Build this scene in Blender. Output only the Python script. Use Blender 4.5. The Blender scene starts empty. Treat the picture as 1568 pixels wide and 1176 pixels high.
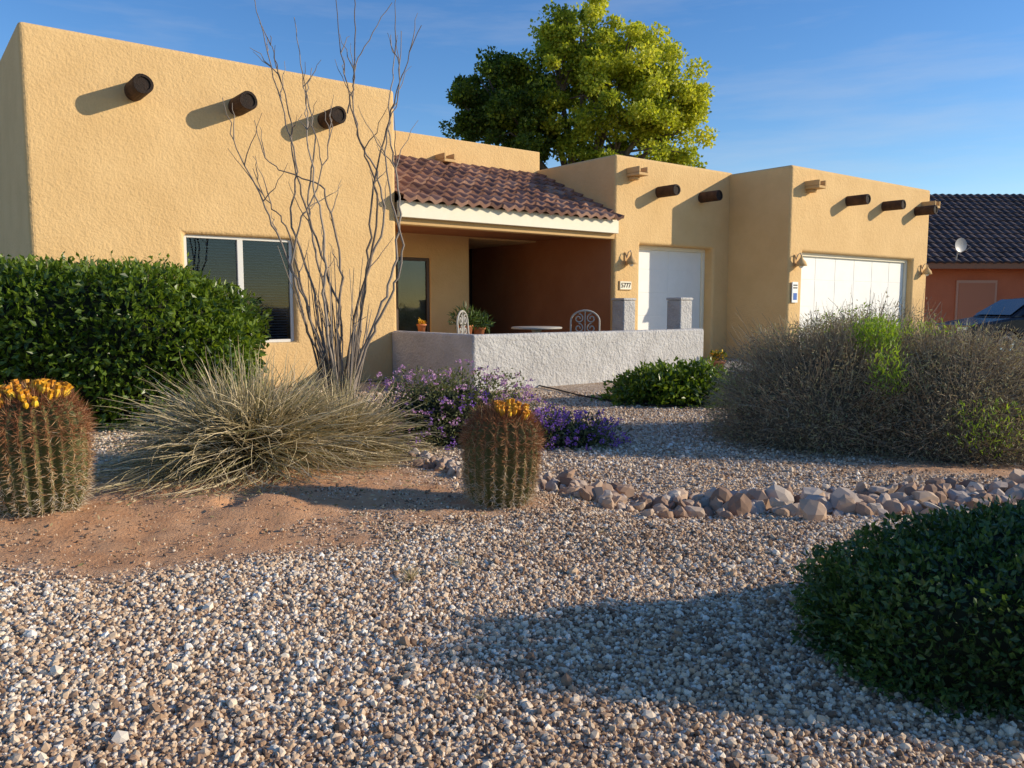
import bpy, math, random
import numpy as np
from mathutils import Vector, Matrix
rng=np.random.default_rng(7); random.seed(7)
scene=bpy.context.scene
R=math.radians
# ------------------------------------------------------------------ helpers
def link(o,parent=None):
    scene.collection.objects.link(o)
    if parent is not None: o.parent=parent
    return o
def empty(name,loc=(0,0,0),rz=0.0,scale=1.0):
    o=bpy.data.objects.new(name,None); o.location=loc; o.rotation_euler=(0,0,rz); o.scale=(scale,)*3
    return link(o)
def mesh_np(name,V,F,mat,var=None,smooth=False,parent=None,extra=None):
    V=np.asarray(V,dtype=np.float32); F=np.asarray(F,dtype=np.int32)
    m,k=F.shape
    me=bpy.data.meshes.new(name)
    me.vertices.add(len(V)); me.vertices.foreach_set('co',V.ravel())
    me.loops.add(m*k); me.loops.foreach_set('vertex_index',F.ravel())
    me.polygons.add(m); me.polygons.foreach_set('loop_start',(np.arange(m)*k).astype(np.int32))
    me.polygons.foreach_set('use_smooth',np.full(m,smooth))
    me.update(calc_edges=True)
    if var is not None:
        a=me.attributes.new('var','FLOAT','POINT'); a.data.foreach_set('value',np.asarray(var,dtype=np.float32))
    if extra:
        for nm,arr in extra.items():
            a=me.attributes.new(nm,'FLOAT','POINT'); a.data.foreach_set('value',np.asarray(arr,dtype=np.float32))
    me.materials.append(mat)
    return link(bpy.data.objects.new(name,me),parent)
def mesh_py(name,V,F,mat,parent=None,smooth=False):
    me=bpy.data.meshes.new(name); me.from_pydata([tuple(v) for v in V],[],F); me.materials.append(mat)
    if smooth:
        for p in me.polygons: p.use_smooth=True
    me.update()
    return link(bpy.data.objects.new(name,me),parent)
def bevel(o,w,seg=3):
    b=o.modifiers.new('bevel','BEVEL'); b.width=w; b.segments=seg; b.limit_method='ANGLE'; b.angle_limit=R(40)
    return o
def box(name,x0,x1,y0,y1,z0,z1,mat,parent=None,bv=0,seg=3):
    V=[(x0,y0,z0),(x1,y0,z0),(x1,y1,z0),(x0,y1,z0),(x0,y0,z1),(x1,y0,z1),(x1,y1,z1),(x0,y1,z1)]
    F=[(0,3,2,1),(4,5,6,7),(0,1,5,4),(1,2,6,5),(2,3,7,6),(3,0,4,7)]
    o=mesh_py(name,V,F,mat,parent)
    if bv: bevel(o,bv,seg)
    return o
def prism(name,poly,z0,z1,mat,parent=None,bv=0,seg=3):
    n=len(poly); V=[(x,y,z0) for x,y in poly]+[(x,y,z1) for x,y in poly]
    F=[tuple(reversed(range(n))),tuple(range(n,2*n))]+[(i,(i+1)%n,n+(i+1)%n,n+i) for i in range(n)]
    o=mesh_py(name,V,F,mat,parent)
    if bv: bevel(o,bv,seg)
    return o
def lathe(name,prof,mat,parent=None,loc=(0,0,0),n=24,smooth=True):
    V=[];F=[]
    for r,z in prof:
        for i in range(n):
            a=2*math.pi*i/n; V.append((r*math.cos(a)+loc[0],r*math.sin(a)+loc[1],z+loc[2]))
    for j in range(len(prof)-1):
        for i in range(n):
            i2=(i+1)%n; F.append((j*n+i,j*n+i2,(j+1)*n+i2,(j+1)*n+i))
    F.append(tuple(range((len(prof)-1)*n,len(prof)*n)))
    F.append(tuple(reversed(range(n))))
    return mesh_py(name,V,F,mat,parent,smooth)
def tubes(name,paths,mat,parent=None,sides=6,var=True):
    V=[];F=[];va=[];off=0
    for pts,rad in paths:
        pts=np.asarray(pts,float); m=len(pts)
        T=np.gradient(pts,axis=0); T/=np.linalg.norm(T,axis=1)[:,None]+1e-9
        ref=np.array([0.31,0.77,0.11]); 
        S=np.cross(T,ref); S/=np.linalg.norm(S,axis=1)[:,None]+1e-9
        B=np.cross(T,S)
        rad=np.broadcast_to(np.asarray(rad,float),(m,))
        ang=np.arange(sides)*2*math.pi/sides
        ring=pts[:,None,:]+rad[:,None,None]*(np.cos(ang)[None,:,None]*S[:,None,:]+np.sin(ang)[None,:,None]*B[:,None,:])
        V.append(ring.reshape(-1,3))
        i=np.arange(m-1)[:,None]*sides; j=np.arange(sides)[None,:]; j2=(j+1)%sides
        F.append((np.stack([i+j,i+j2,i+sides+j2,i+sides+j],-1)+off).reshape(-1,4))
        va.append(np.full(m*sides,rng.random())); off+=m*sides
    return mesh_np(name,np.concatenate(V),np.concatenate(F),mat,np.concatenate(va),True,parent)
def ribbons(name,P,W,mat,var,parent=None):
    n,m,_=P.shape
    T=np.gradient(P,axis=1); T/=np.linalg.norm(T,axis=2)[...,None]+1e-9
    rnd=rng.normal(size=(n,1,3)); S=np.cross(T,np.broadcast_to(rnd,T.shape)); S/=np.linalg.norm(S,axis=2)[...,None]+1e-9
    A=P+S*W[...,None]*.5; B=P-S*W[...,None]*.5
    V=np.stack([A,B],2).reshape(-1,3)
    base=(np.arange(n)*m*2)[:,None]+(np.arange(m-1)*2)[None,:]
    F=np.stack([base,base+1,base+3,base+2],-1).reshape(-1,4)
    va=np.asarray(var)
    va=np.repeat(va,m*2) if va.ndim==1 else np.repeat(va.reshape(-1),2)
    return mesh_np(name,V,F,mat,va,True,parent)
_dirs=rng.normal(size=(10,3)); _ph=rng.random(10)*6.28
def noise3(P,s=1.0):
    v=np.zeros(len(P))
    for i in range(10):
        v+=np.sin(P@_dirs[i]*s*(1+.25*i)+_ph[i])
    return v/4.5
def unit(v): return v/(np.linalg.norm(v,axis=-1,keepdims=True)+1e-9)
def leaf_mesh(name,P,N,L,W,mat,var,parent=None,bias=.8,fold=.15):
    n=len(P); d=unit(N*bias+rng.normal(size=(n,3))*.7)
    s=unit(np.cross(d,rng.normal(size=(n,3)))); nn=np.cross(d,s)
    L=(L*rng.uniform(.7,1.3,n))[:,None]; W=(W*rng.uniform(.7,1.3,n))[:,None]
    v0=P; v1=P+d*L*.45+s*W*.5+nn*W*fold; v2=P+d*L; v3=P+d*L*.45-s*W*.5+nn*W*fold
    V=np.stack([v0,v1,v2,v3],1).reshape(-1,3); F=np.arange(4*n).reshape(n,4)
    return mesh_np(name,V,F,mat,np.repeat(var,4),False,parent)
def shell(d,p,amp,seed,k=4.0):
    f=1/((np.abs(d)**p).sum(1)**(1/p))
    return f*(1+amp*noise3(d+seed*3.7,k)+amp*.45*noise3(d-seed*1.7,k*3))
def bush(name,c,r,n,L,W,mat,coremat,p=2.0,amp=.06,seed=1,inner=.8,core=.86,k=4.0,zmin=-.05,parent=None,bias=.8,vb=.35):
    c=np.array(c,float); r=np.array(r,float)
    par=parent or empty(name)
    d=rng.normal(size=(n*2,3)); d=unit(d); d=d[d[:,2]>zmin][:n]
    f=shell(d,p,amp,seed,k)
    P=c+d*r*(f*rng.uniform(inner,1.03,len(d)))[:,None]
    P[:,2]=np.maximum(P[:,2],.01)
    N=unit(d/r)
    var=np.clip(.5+vb*noise3(P,5/ max(r))*0.6+rng.normal(size=len(P))*.22,0,1)
    leaf_mesh('foliage',P,N,L,W,mat,var,par,bias)
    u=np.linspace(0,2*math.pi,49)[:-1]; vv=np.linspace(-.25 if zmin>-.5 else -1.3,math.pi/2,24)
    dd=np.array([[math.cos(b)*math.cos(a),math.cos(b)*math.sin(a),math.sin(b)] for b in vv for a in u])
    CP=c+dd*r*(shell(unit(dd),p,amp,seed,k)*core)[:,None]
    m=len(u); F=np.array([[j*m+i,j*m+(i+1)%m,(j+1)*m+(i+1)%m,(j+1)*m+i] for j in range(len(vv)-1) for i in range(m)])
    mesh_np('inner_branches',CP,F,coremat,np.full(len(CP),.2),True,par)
    return par
# ------------------------------------------------------------------ materials
def newmat(name):
    m=bpy.data.materials.new(name); m.use_nodes=True; nt=m.node_tree
    b=nt.nodes['Principled BSDF']; b.inputs['Specular IOR Level'].default_value=.3
    return m,nt,b
def N(nt,t,**kw):
    n=nt.nodes.new(t)
    for k,v in kw.items():
        if k.startswith('_'): setattr(n,k[1:],v)
        else: n.inputs[k.replace('__',' ')].default_value=v
    return n
def ramp(nt,stops,fac=None):
    r=nt.nodes.new('ShaderNodeValToRGB'); cr=r.color_ramp
    cr.elements[0].position=stops[0][0]; cr.elements[0].color=(*stops[0][1],1)
    cr.elements[1].position=stops[-1][0]; cr.elements[1].color=(*stops[-1][1],1)
    for p,c in stops[1:-1]:
        e=cr.elements.new(p); e.color=(*c,1)
    if fac is not None: nt.links.new(fac,r.inputs[0])
    return r
def plain(name,c,rough=.6,metal=0,spec=.3):
    m,nt,b=newmat(name); b.inputs['Base Color'].default_value=(*c,1); b.inputs['Roughness'].default_value=rough
    b.inputs['Metallic'].default_value=metal; b.inputs['Specular IOR Level'].default_value=spec
    return m
def noisy(name,c1,c2,scale=3,rough=.9,bscale=60,bstr=.5,bdist=.01,detail=6,coord='Object',bscale2=None,b2=1.0):
    m,nt,b=newmat(name); tc=N(nt,'ShaderNodeTexCoord')
    n=N(nt,'ShaderNodeTexNoise',Scale=scale,Detail=detail,Roughness=.6); nt.links.new(tc.outputs[coord],n.inputs['Vector'])
    r=ramp(nt,[(.3,c1),(.7,c2)],n.outputs[0]); nt.links.new(r.outputs[0],b.inputs['Base Color'])
    b.inputs['Roughness'].default_value=rough
    n2=N(nt,'ShaderNodeTexNoise',Scale=bscale,Detail=4,Roughness=.55); nt.links.new(tc.outputs[coord],n2.inputs['Vector'])
    h=n2.outputs[0]
    if bscale2:
        n3=N(nt,'ShaderNodeTexNoise',Scale=bscale2,Detail=3); nt.links.new(tc.outputs[coord],n3.inputs['Vector'])
        ad=N(nt,'ShaderNodeMath',_operation='MULTIPLY_ADD'); nt.links.new(n3.outputs[0],ad.inputs[0]); ad.inputs[1].default_value=b2; nt.links.new(h,ad.inputs[2]); h=ad.outputs[0]
    bp=N(nt,'ShaderNodeBump',Strength=bstr,Distance=bdist); nt.links.new(h,bp.inputs['Height']); nt.links.new(bp.outputs[0],b.inputs['Normal'])
    return m
def varmat(name,stops,rough=.6,trans=0.0,spec=.3,tcol=None):
    m,nt,b=newmat(name); a=N(nt,'ShaderNodeAttribute',_attribute_name='var')
    r=ramp(nt,stops,a.outputs['Fac']); nt.links.new(r.outputs[0],b.inputs['Base Color']); b.inputs['Roughness'].default_value=rough
    b.inputs['Specular IOR Level'].default_value=spec
    if trans>0:
        t=N(nt,'ShaderNodeBsdfTranslucent'); mx=N(nt,'ShaderNodeMixShader'); mx.inputs[0].default_value=trans
        hs=N(nt,'ShaderNodeMix',_data_type='RGBA',_blend_type='MULTIPLY'); hs.inputs[0].default_value=1
        nt.links.new(r.outputs[0],hs.inputs[6]); hs.inputs[7].default_value=(*(tcol or (1.6,1.5,.6)),1)
        nt.links.new(hs.outputs[2],t.inputs[0])
        nt.links.new(b.outputs[0],mx.inputs[1]); nt.links.new(t.outputs[0],mx.inputs[2])
        nt.links.new(mx.outputs[0],nt.nodes['Material Output'].inputs[0])
    return m
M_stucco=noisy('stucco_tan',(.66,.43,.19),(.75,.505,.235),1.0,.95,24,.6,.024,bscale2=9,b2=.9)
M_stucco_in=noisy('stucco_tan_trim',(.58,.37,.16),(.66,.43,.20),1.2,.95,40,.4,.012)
M_porch_shade=noisy('stucco_porch_shade',(.34,.135,.06),(.40,.17,.08),1.2,.95,30,.4,.012)  # porch shade painted into the stucco colour, darker and redder
M_greywall=noisy('stucco_grey',(.44,.42,.395),(.57,.55,.52),2.0,.95,20,.9,.04,bscale2=8,b2=.9)
M_cream=noisy('cream_paint',(.80,.74,.56),(.84,.78,.62),3,.6,40,.1,.004)
M_white=noisy('white_paint',(.80,.79,.74),(.85,.84,.79),3,.5,40,.05,.003)
M_viga=noisy('viga_wood',(.035,.018,.010),(.10,.05,.026),6,.8,30,.6,.02)
M_vigaend=noisy('viga_end_wood',(.012,.008,.006),(.035,.020,.013),10,.8,40,.6,.02)
M_darkdoor=plain('dark_door_paint',(.012,.009,.008),.6)
M_concrete=noisy('concrete',(.34,.31,.27),(.42,.38,.33),2,.9,60,.3,.005)
M_asphalt=noisy('asphalt',(.045,.045,.048),(.065,.063,.062),3,.9,90,.4,.006)
M_iron=plain('painted_iron',(.42,.39,.34),.5)
M_dkiron=plain('dark_iron',(.02,.02,.02),.5)
M_black=plain('black_rubber',(.012,.012,.013),.7)
M_terra=noisy('terracotta',(.50,.17,.07),(.60,.24,.11),8,.8,50,.2,.004)
M_neigh=noisy('stucco_terracotta',(.52,.16,.075),(.60,.20,.095),1,.95,25,.5,.02)
M_bark=noisy('bark',(.10,.075,.055),(.20,.16,.12),5,.9,25,.8,.03)
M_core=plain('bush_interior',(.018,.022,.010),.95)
M_core_b=plain('twig_interior',(.11,.09,.06),.95)
M_rocktile=varmat('clay_tile',[(0,(.16,.085,.062)),(.5,(.28,.145,.10)),(1,(.42,.25,.175))],.8)
M_darktile=varmat('slate_tile',[(0,(.045,.033,.034)),(1,(.10,.072,.07))],.7)
M_gravel=varmat('gravel_stone',[(0,(.17,.105,.065)),(.2,(.40,.25,.15)),(.45,(.62,.45,.29)),(.72,(.75,.61,.45)),(.9,(.83,.74,.61)),(1,(.87,.83,.75))],.85)
M_hedge=varmat('hedge_leaf',[(0,(.035,.065,.010)),(.5,(.10,.165,.018)),(1,(.21,.29,.03))],.35,.35,.5)
M_dkgreen=varmat('dark_green_leaf',[(0,(.022,.045,.014)),(.6,(.06,.115,.03)),(1,(.12,.19,.045))],.4,.25,.45)
M_tree=varmat('tree_leaf',[(0,(.07,.11,.015)),(.4,(.27,.33,.03)),(.75,(.50,.52,.05)),(1,(.64,.62,.09))],.5,.48,.3,(1.3,1.3,.7))
M_grass=varmat('bunchgrass_blade',[(0,(.05,.05,.02)),(.3,(.19,.175,.075)),(.65,(.46,.37,.20)),(1,(.70,.58,.37))],.6,.2,.3,(1.1,1,.8))
M_twig=varmat('dry_twig',[(0,(.20,.145,.10)),(.6,(.36,.27,.18)),(1,(.52,.42,.28))],.8)
M_twigleaf=varmat('dry_bush_leaf',[(0,(.19,.145,.095)),(.35,(.34,.27,.17)),(.7,(.42,.37,.21)),(1,(.42,.44,.19))],.7,.25,.2,(1.1,1,.8))
M_brightgreen=varmat('fresh_leaf',[(0,(.16,.26,.02)),(1,(.36,.50,.06))],.5,.35)
M_lantleaf=varmat('lantana_leaf',[(0,(.06,.08,.03)),(1,(.20,.21,.09))],.6,.25)
M_purple=varmat('purple_flower',[(0,(.24,.09,.42)),(1,(.46,.24,.62))],.6,.3,.3,(1,.9,1.2))
M_pink=varmat('pink_flower',[(0,(.48,.22,.44)),(1,(.70,.45,.62))],.6,.3,.3,(1,.9,1))
M_ocot=varmat('bare_stem',[(0,(.13,.10,.08)),(1,(.32,.265,.215))],.85)
M_rock=varmat('landscape_stone',[(0,(.22,.14,.10)),(.35,(.44,.29,.195)),(.6,(.56,.41,.29)),(.8,(.42,.35,.30)),(1,(.68,.56,.43))],.9)
M_cactus=noisy('cactus_skin',(.085,.095,.03),(.165,.155,.055),6,.7,30,.3,.01)
M_spine=varmat('cactus_spine',[(0,(.22,.07,.03)),(.35,(.40,.19,.08)),(.65,(.54,.37,.19)),(1,(.62,.54,.42))],.6)
M_fruit=varmat('cactus_fruit',[(0,(.55,.20,.02)),(.5,(.76,.40,.02)),(1,(.88,.62,.05))],.5)
M_slat=plain('blind_slat',(.30,.33,.36),.5)
M_room=plain('dark_room',(.02,.02,.022),.9)
def glassmat():
    m=bpy.data.materials.new('window_glass'); m.use_nodes=True; nt=m.node_tree; nt.nodes.clear()
    o=N(nt,'ShaderNodeOutputMaterial'); g=N(nt,'ShaderNodeBsdfGlossy',Roughness=.02); t=N(nt,'ShaderNodeBsdfTransparent')
    t.inputs[0].default_value=(.6,.66,.7,1); mx=N(nt,'ShaderNodeMixShader'); lw=N(nt,'ShaderNodeFresnel',IOR=1.5)
    nt.links.new(lw.outputs[0],mx.inputs[0]); nt.links.new(t.outputs[0],mx.inputs[1]); nt.links.new(g.outputs[0],mx.inputs[2]); nt.links.new(mx.outputs[0],o.inputs[0])
    return m
M_glass=glassmat()
# ------------------------------------------------------------------ terrain
def sm(x): 
    x=np.clip(x,0,1); return x*x*(3-2*x)
def soil(x,y):
    P=np.stack([x,y,0*x],-1).reshape(-1,3)
    nz=noise3(P,2.2).reshape(np.shape(x))*.35+noise3(P,7).reshape(np.shape(x))*.15
    a=np.exp(-(((x+3.0)/2.1)**2+((y-5.2)/1.0)**2))*1.8
    b=np.exp(-(((x+2.0)/2.0)**2+((y-6.8)/1.2)**2))*1.0
    c=np.exp(-(((x-4.5)/1.8)**2+((y-7.4)/.6)**2))*.9
    e=np.exp(-(((x-0.0)/.55)**2+((y-5.95)/.35)**2))*.8
    return sm((a+b+c+e+nz*.7-.35)*1.15)
def g(x,y):
    x=np.asarray(x,float); y=np.asarray(y,float)
    P=np.stack([x,y,0*x],-1).reshape(-1,3)
    fade=sm((11.5-y)/2.5)*sm((14-np.abs(x))/3)
    h=.022*noise3(P,.9).reshape(x.shape)+.009*noise3(P,3.1).reshape(x.shape)
    h=h+.13*np.exp(-(((x+2.3)/1.3)**2+((y-6.7)/.8)**2))+.10*np.exp(-(((x+3.3)/.8)**2+((y-5.3)/.45)**2))
    h=h+.09*np.exp(-(((x+1.75)/.35)**2+((y-5.7)/.22)**2))+.05*np.exp(-(((x+2.3)/.3)**2+((y-5.75)/.2)**2))-.13*np.exp(-(((x+2.04)/.08)**2+((y-5.72)/.10)**2))
    h=h+.04*np.exp(-(((x-.0)/.6)**2+((y-6)/.4)**2))
    h=h-.05*np.exp(-((y-6.1)/.45)**2)*sm((x-.2)/.8)
    return h*fade
def axis(lo,hi,st,far):
    a=np.arange(lo,hi,st); k=[];d=st
    while (a[0]-sum(k)-d)>-far: d*=1.35; k.append(d)
    left=a[0]-np.cumsum(k); k2=[];d=st
    while (a[-1]+sum(k2)+d)<far: d*=1.35; k2.append(d)
    return np.concatenate([left[::-1],a,a[-1]+np.cumsum(k2)])
xs=axis(-8,8,.05,600); ys=axis(1.5,12,.05,900)
X,Y=np.meshgrid(xs,ys); Z=g(X,Y)
S=soil(X,Y)
Z=Z+S*.014*noise3(np.stack([X,Y,0*X],-1).reshape(-1,3),14).reshape(X.shape)
nx=len(xs); idx=np.arange(len(xs)*len(ys)).reshape(len(ys),nx)
F=np.stack([idx[:-1,:-1],idx[:-1,1:],idx[1:,1:],idx[1:,:-1]],-1).reshape(-1,4)
def groundmat():
    m,nt,b=newmat('gravel_ground'); tc=N(nt,'ShaderNodeTexCoord'); b.inputs['Roughness'].default_value=.95
    v=N(nt,'ShaderNodeTexVoronoi',Scale=44.0); nt.links.new(tc.outputs['Object'],v.inputs['Vector'])
    sp=N(nt,'ShaderNodeSeparateColor'); nt.links.new(v.outputs['Color'],sp.inputs[0])
    r=ramp(nt,[(0,(.15,.10,.065)),(.3,(.37,.24,.145)),(.6,(.56,.41,.27)),(1,(.76,.65,.52))],sp.outputs[0])
    n=N(nt,'ShaderNodeTexNoise',Scale=4,Detail=8,Roughness=.7); nt.links.new(tc.outputs['Object'],n.inputs['Vector'])
    rs=ramp(nt,[(.3,(.50,.24,.11)),(.7,(.72,.41,.215))],n.outputs[0])
    a=N(nt,'ShaderNodeAttribute',_attribute_name='soil')
    mx=N(nt,'ShaderNodeMix',_data_type='RGBA'); nt.links.new(a.outputs['Fac'],mx.inputs[0]); nt.links.new(r.outputs[0],mx.inputs[6]); nt.links.new(rs.outputs[0],mx.inputs[7])
    nt.links.new(mx.outputs[2],b.inputs['Base Color'])
    inv=N(nt,'ShaderNodeMath',_operation='SUBTRACT'); inv.inputs[0].default_value=1; nt.links.new(v.outputs['Distance'],inv.inputs[1])
    n2=N(nt,'ShaderNodeTexNoise',Scale=40,Detail=6,Roughness=.7); nt.links.new(tc.outputs['Object'],n2.inputs['Vector'])
    m2=N(nt,'ShaderNodeMix',_data_type='FLOAT'); nt.links.new(a.outputs['Fac'],m2.inputs[0]); nt.links.new(inv.outputs[0],m2.inputs[2]); nt.links.new(n2.outputs[0],m2.inputs[3])
    bp=N(nt,'ShaderNodeBump',Strength=.9,Distance=.02); nt.links.new(m2.outputs[0],bp.inputs['Height']); nt.links.new(bp.outputs[0],b.inputs['Normal'])
    return m
mesh_np('ground',np.stack([X,Y,Z],-1).reshape(-1,3),F,groundmat(),None,True,extra={'soil':S.ravel()})
# stones
t_=(1+5**.5)/2
ICO=unit(np.array([(-1,t_,0),(1,t_,0),(-1,-t_,0),(1,-t_,0),(0,-1,t_),(0,1,t_),(0,-1,-t_),(0,1,-t_),(t_,0,-1),(t_,0,1),(-t_,0,-1),(-t_,0,1)],float))
ICOF=np.array([(0,11,5),(0,5,1),(0,1,7),(0,7,10),(0,10,11),(1,5,9),(5,11,4),(11,10,2),(10,7,6),(7,1,8),(3,9,4),(3,4,2),(3,2,6),(3,6,8),(3,8,9),(4,9,5),(2,4,11),(6,2,10),(8,6,7),(9,8,1)])
def subdiv(V,F):
    V=list(map(tuple,V)); cache={}; out=[]
    def mid(a,b):
        k=(min(a,b),max(a,b))
        if k not in cache:
            m=np.array(V[a])+np.array(V[b]); m/=np.linalg.norm(m); V.append(tuple(m)); cache[k]=len(V)-1
        return cache[k]
    for a,b,c in F:
        ab,bc,ca=mid(a,b),mid(b,c),mid(c,a); out+=[(a,ab,ca),(b,bc,ab),(c,ca,bc),(ab,bc,ca)]
    return np.array(V),np.array(out)
ICO2,ICOF2=subdiv(ICO,ICOF)
def rotm(n):
    q=unit(rng.normal(size=(n,4))); w,x,y,z=q.T
    return np.stack([np.stack([1-2*(y*y+z*z),2*(x*y-z*w),2*(x*z+y*w)],-1),np.stack([2*(x*y+z*w),1-2*(x*x+z*z),2*(y*z-x*w)],-1),np.stack([2*(x*z-y*w),2*(y*z+x*w),1-2*(x*x+y*y)],-1)],1)
def stones(name,P,r,mat,var,flat=(.55,1.25),parent=None,jit=.22,B=None,BF=None):
    B=ICO if B is None else B; BF=ICOF if BF is None else BF; nv=len(B)
    n=len(P)
    sc=rng.uniform(flat[0],flat[1],(n,1,3))*r[:,None,None]
    base=np.broadcast_to(B[None],(n,nv,3))
    if nv>12:   # chiselled, blocky stones: clip the sphere with random planes
        pl=unit(rng.normal(size=(n,7,3))); dd=rng.uniform(.40,.75,(n,7))
        dots=np.einsum('nvk,npk->nvp',base,pl); f=np.min(np.where(dots>1e-3,dd[:,None,:]/np.maximum(dots,1e-3),9),-1)
        base=base*np.minimum(f,1)[...,None]
    V=base*(1+rng.uniform(-jit,jit,(n,nv,1)))*sc
    V=np.einsum('nij,nkj->nki',rotm(n),V)+P[:,None,:]
    Fs=(BF[None]+(np.arange(n)*nv)[:,None,None]).reshape(-1,3)
    return mesh_np(name,V.reshape(-1,3),Fs,mat,np.repeat(var,nv),False,parent)
cs,sn=.790,.613
def toST(x,y):
    dx=x+2.3; dy=y-16.2
    return cs*dx+sn*dy,-sn*dx+cs*dy
def H(s,t,z=0): return (-2.3+cs*s-sn*t,16.2+sn*s+cs*t,z)
def scatter(n,x0,x1,y0,y1,slope,r0,r1):
    y=rng.uniform(y0,y1,n*2); x=rng.uniform(x0,x1,n*2)
    k=(np.abs(x)<slope*y+1.2); x=x[k][:n]; y=y[k][:n]
    s,t=toST(x,y); ok=(t<-.1)&~((s>-.25)&(s<6.1)&(t>-2.95))&~((s>6.7)&(t>-14))
    so=soil(x,y); ok&=rng.random(len(x))>so*.90
    x=x[ok];y=y[ok]; so=so[ok]
    r=rng.uniform(r0,r1,len(x))*np.exp(rng.normal(size=len(x))*.28)*(1-.4*so)
    return np.stack([x,y,g(x,y)+r*.35],-1),r
P1,r1=scatter(150000,-5.5,5.5,1.9,6.3,.68,.0070,.0118)
P2,r2=scatter(85000,-8,8,6.3,14.0,.62,.008,.0135)
P=np.concatenate([P1,P2]); r_=np.concatenate([r1,r2])
so=soil(P[:,0],P[:,1])
patch=noise3(P*np.array([1,1,0]),1.1)*.12
var=np.clip(rng.beta(1.4,1.6,len(P))+patch*.9-so*.22,0,1)
stones('gravel',P,r_,M_gravel,var)
# rock border
pth=np.array([(-1.1,7.9),(-.55,7.2),(.25,6.6),(.75,6.25),(1.3,6.08),(1.9,6.0),(2.6,6.05),(3.6,6.15),(5.0,6.3),(7,6.4)])
seg=np.concatenate([[0],np.cumsum(np.linalg.norm(np.diff(pth,axis=0),axis=1))])
n=760; u=rng.uniform(0,seg[-1],n)
px=np.interp(u,seg,pth[:,0]); py=np.interp(u,seg,pth[:,1]); wd=np.interp(px,[-1,.2,1,2,7],[.12,.20,.28,.36,.40])
px+=rng.normal(size=n)*wd*.4; py+=np.clip(rng.normal(size=n)*.55,-1.4,1.4)*wd
rr=rng.uniform(.034,.075,n)*np.interp(px,[-1,.3,2,7],[.7,.85,1.2,1.35])*np.where(rng.random(n)<.15,1.5,1)
lift=rng.uniform(.2,.6,n)
stones('landscape_rocks',np.stack([px,py,g(px,py)+rr*lift],-1),rr,M_rock,rng.random(n),(.65,1.5),jit=.03,B=ICO2,BF=ICOF2)
# ------------------------------------------------------------------ house
house=empty('stucco_house',(-2.3,16.2,0),math.atan2(sn,cs))
def cut(target,x0,x1,y0,y1,z0,z1):
    c=box('cutter',x0,x1,y0,y1,z0,z1,M_stucco,house)
    b=target.modifiers.new('cut','BOOLEAN'); b.object=c; b.operation='DIFFERENCE'; b.solver='EXACT'
    return c
def wallblock(name,ext,cuts,bv=.07):
    o=box(name,*ext,M_stucco,house)
    cs_=[cut(o,*c) for c in cuts]
    bevel(o,bv,4)
    dg=bpy.context.evaluated_depsgraph_get(); dg.update()
    me=bpy.data.meshes.new_from_object(o.evaluated_get(dg)); o.modifiers.clear(); o.data=me
    for c in cs_: bpy.data.objects.remove(c)
    return o
wallblock('left_wing_walls',(-6.33,0,0,9,0,5.7),[(-4.07,-2.14,-.3,.55,.83,2.71)])
wallblock('middle_wing_walls',(6.1,10.7,0,9,0,5.17),[(7.0,9.9,-.3,.45,-.3,3.05)])
wallblock('garage_wing_walls',(10.54,18.1,-1.94,9.02,0,5.12),[(11.16,17.18,-2.3,-1.54,-.3,2.93)])
wallblock('rear_wing_walls',(-.1,6.2,3.0,8.8,0,5.66),[(3.84,6.4,2.7,6.2,-.3,3.22),(.8,2.66,2.7,3.2,.05,2.68)])
box('porch_ceiling',.0,6.1,.02,3.0,3.26,3.4,M_porch_shade,house)
box('porch_side_shade',6.07,6.11,.12,6.2,.0,3.26,M_porch_shade,house,.01)  # thin panel added over the wing wall, coloured as its shade
box('porch_alcove_shade',3.845,3.87,3.05,6.2,.0,3.22,M_porch_shade,house)  # added panel, alcove shade put into its colour
box('porch_beam',.0,6.1,.0,.22,3.12,3.3,M_stucco_in,house,.02)
box('fascia_board',.01,6.09,-.14,-.02,3.25,3.57,M_cream,house,.008)
box('patio_slab',.07,6.1,-2.63,6.2,0,.025,M_concrete,house)
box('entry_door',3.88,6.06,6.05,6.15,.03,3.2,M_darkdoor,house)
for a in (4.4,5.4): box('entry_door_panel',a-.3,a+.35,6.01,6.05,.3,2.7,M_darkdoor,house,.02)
box('patio_door_room',.7,2.8,3.22,3.3,.02,2.75,M_room,house)
M_dframe=plain('door_frame_bronze',(.10,.07,.05),.5)
for a,b_ in ((.8,.88),(2.58,2.66),(1.7,1.76)): box('patio_door_frame',a,b_,3.04,3.12,.05,2.68,M_dframe,house)
box('patio_door_head',.88,2.58,3.04,3.12,2.6,2.68,M_dframe,house)
box('patio_door_glass',.88,2.58,3.07,3.08,.05,2.6,M_glass,house)
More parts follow.
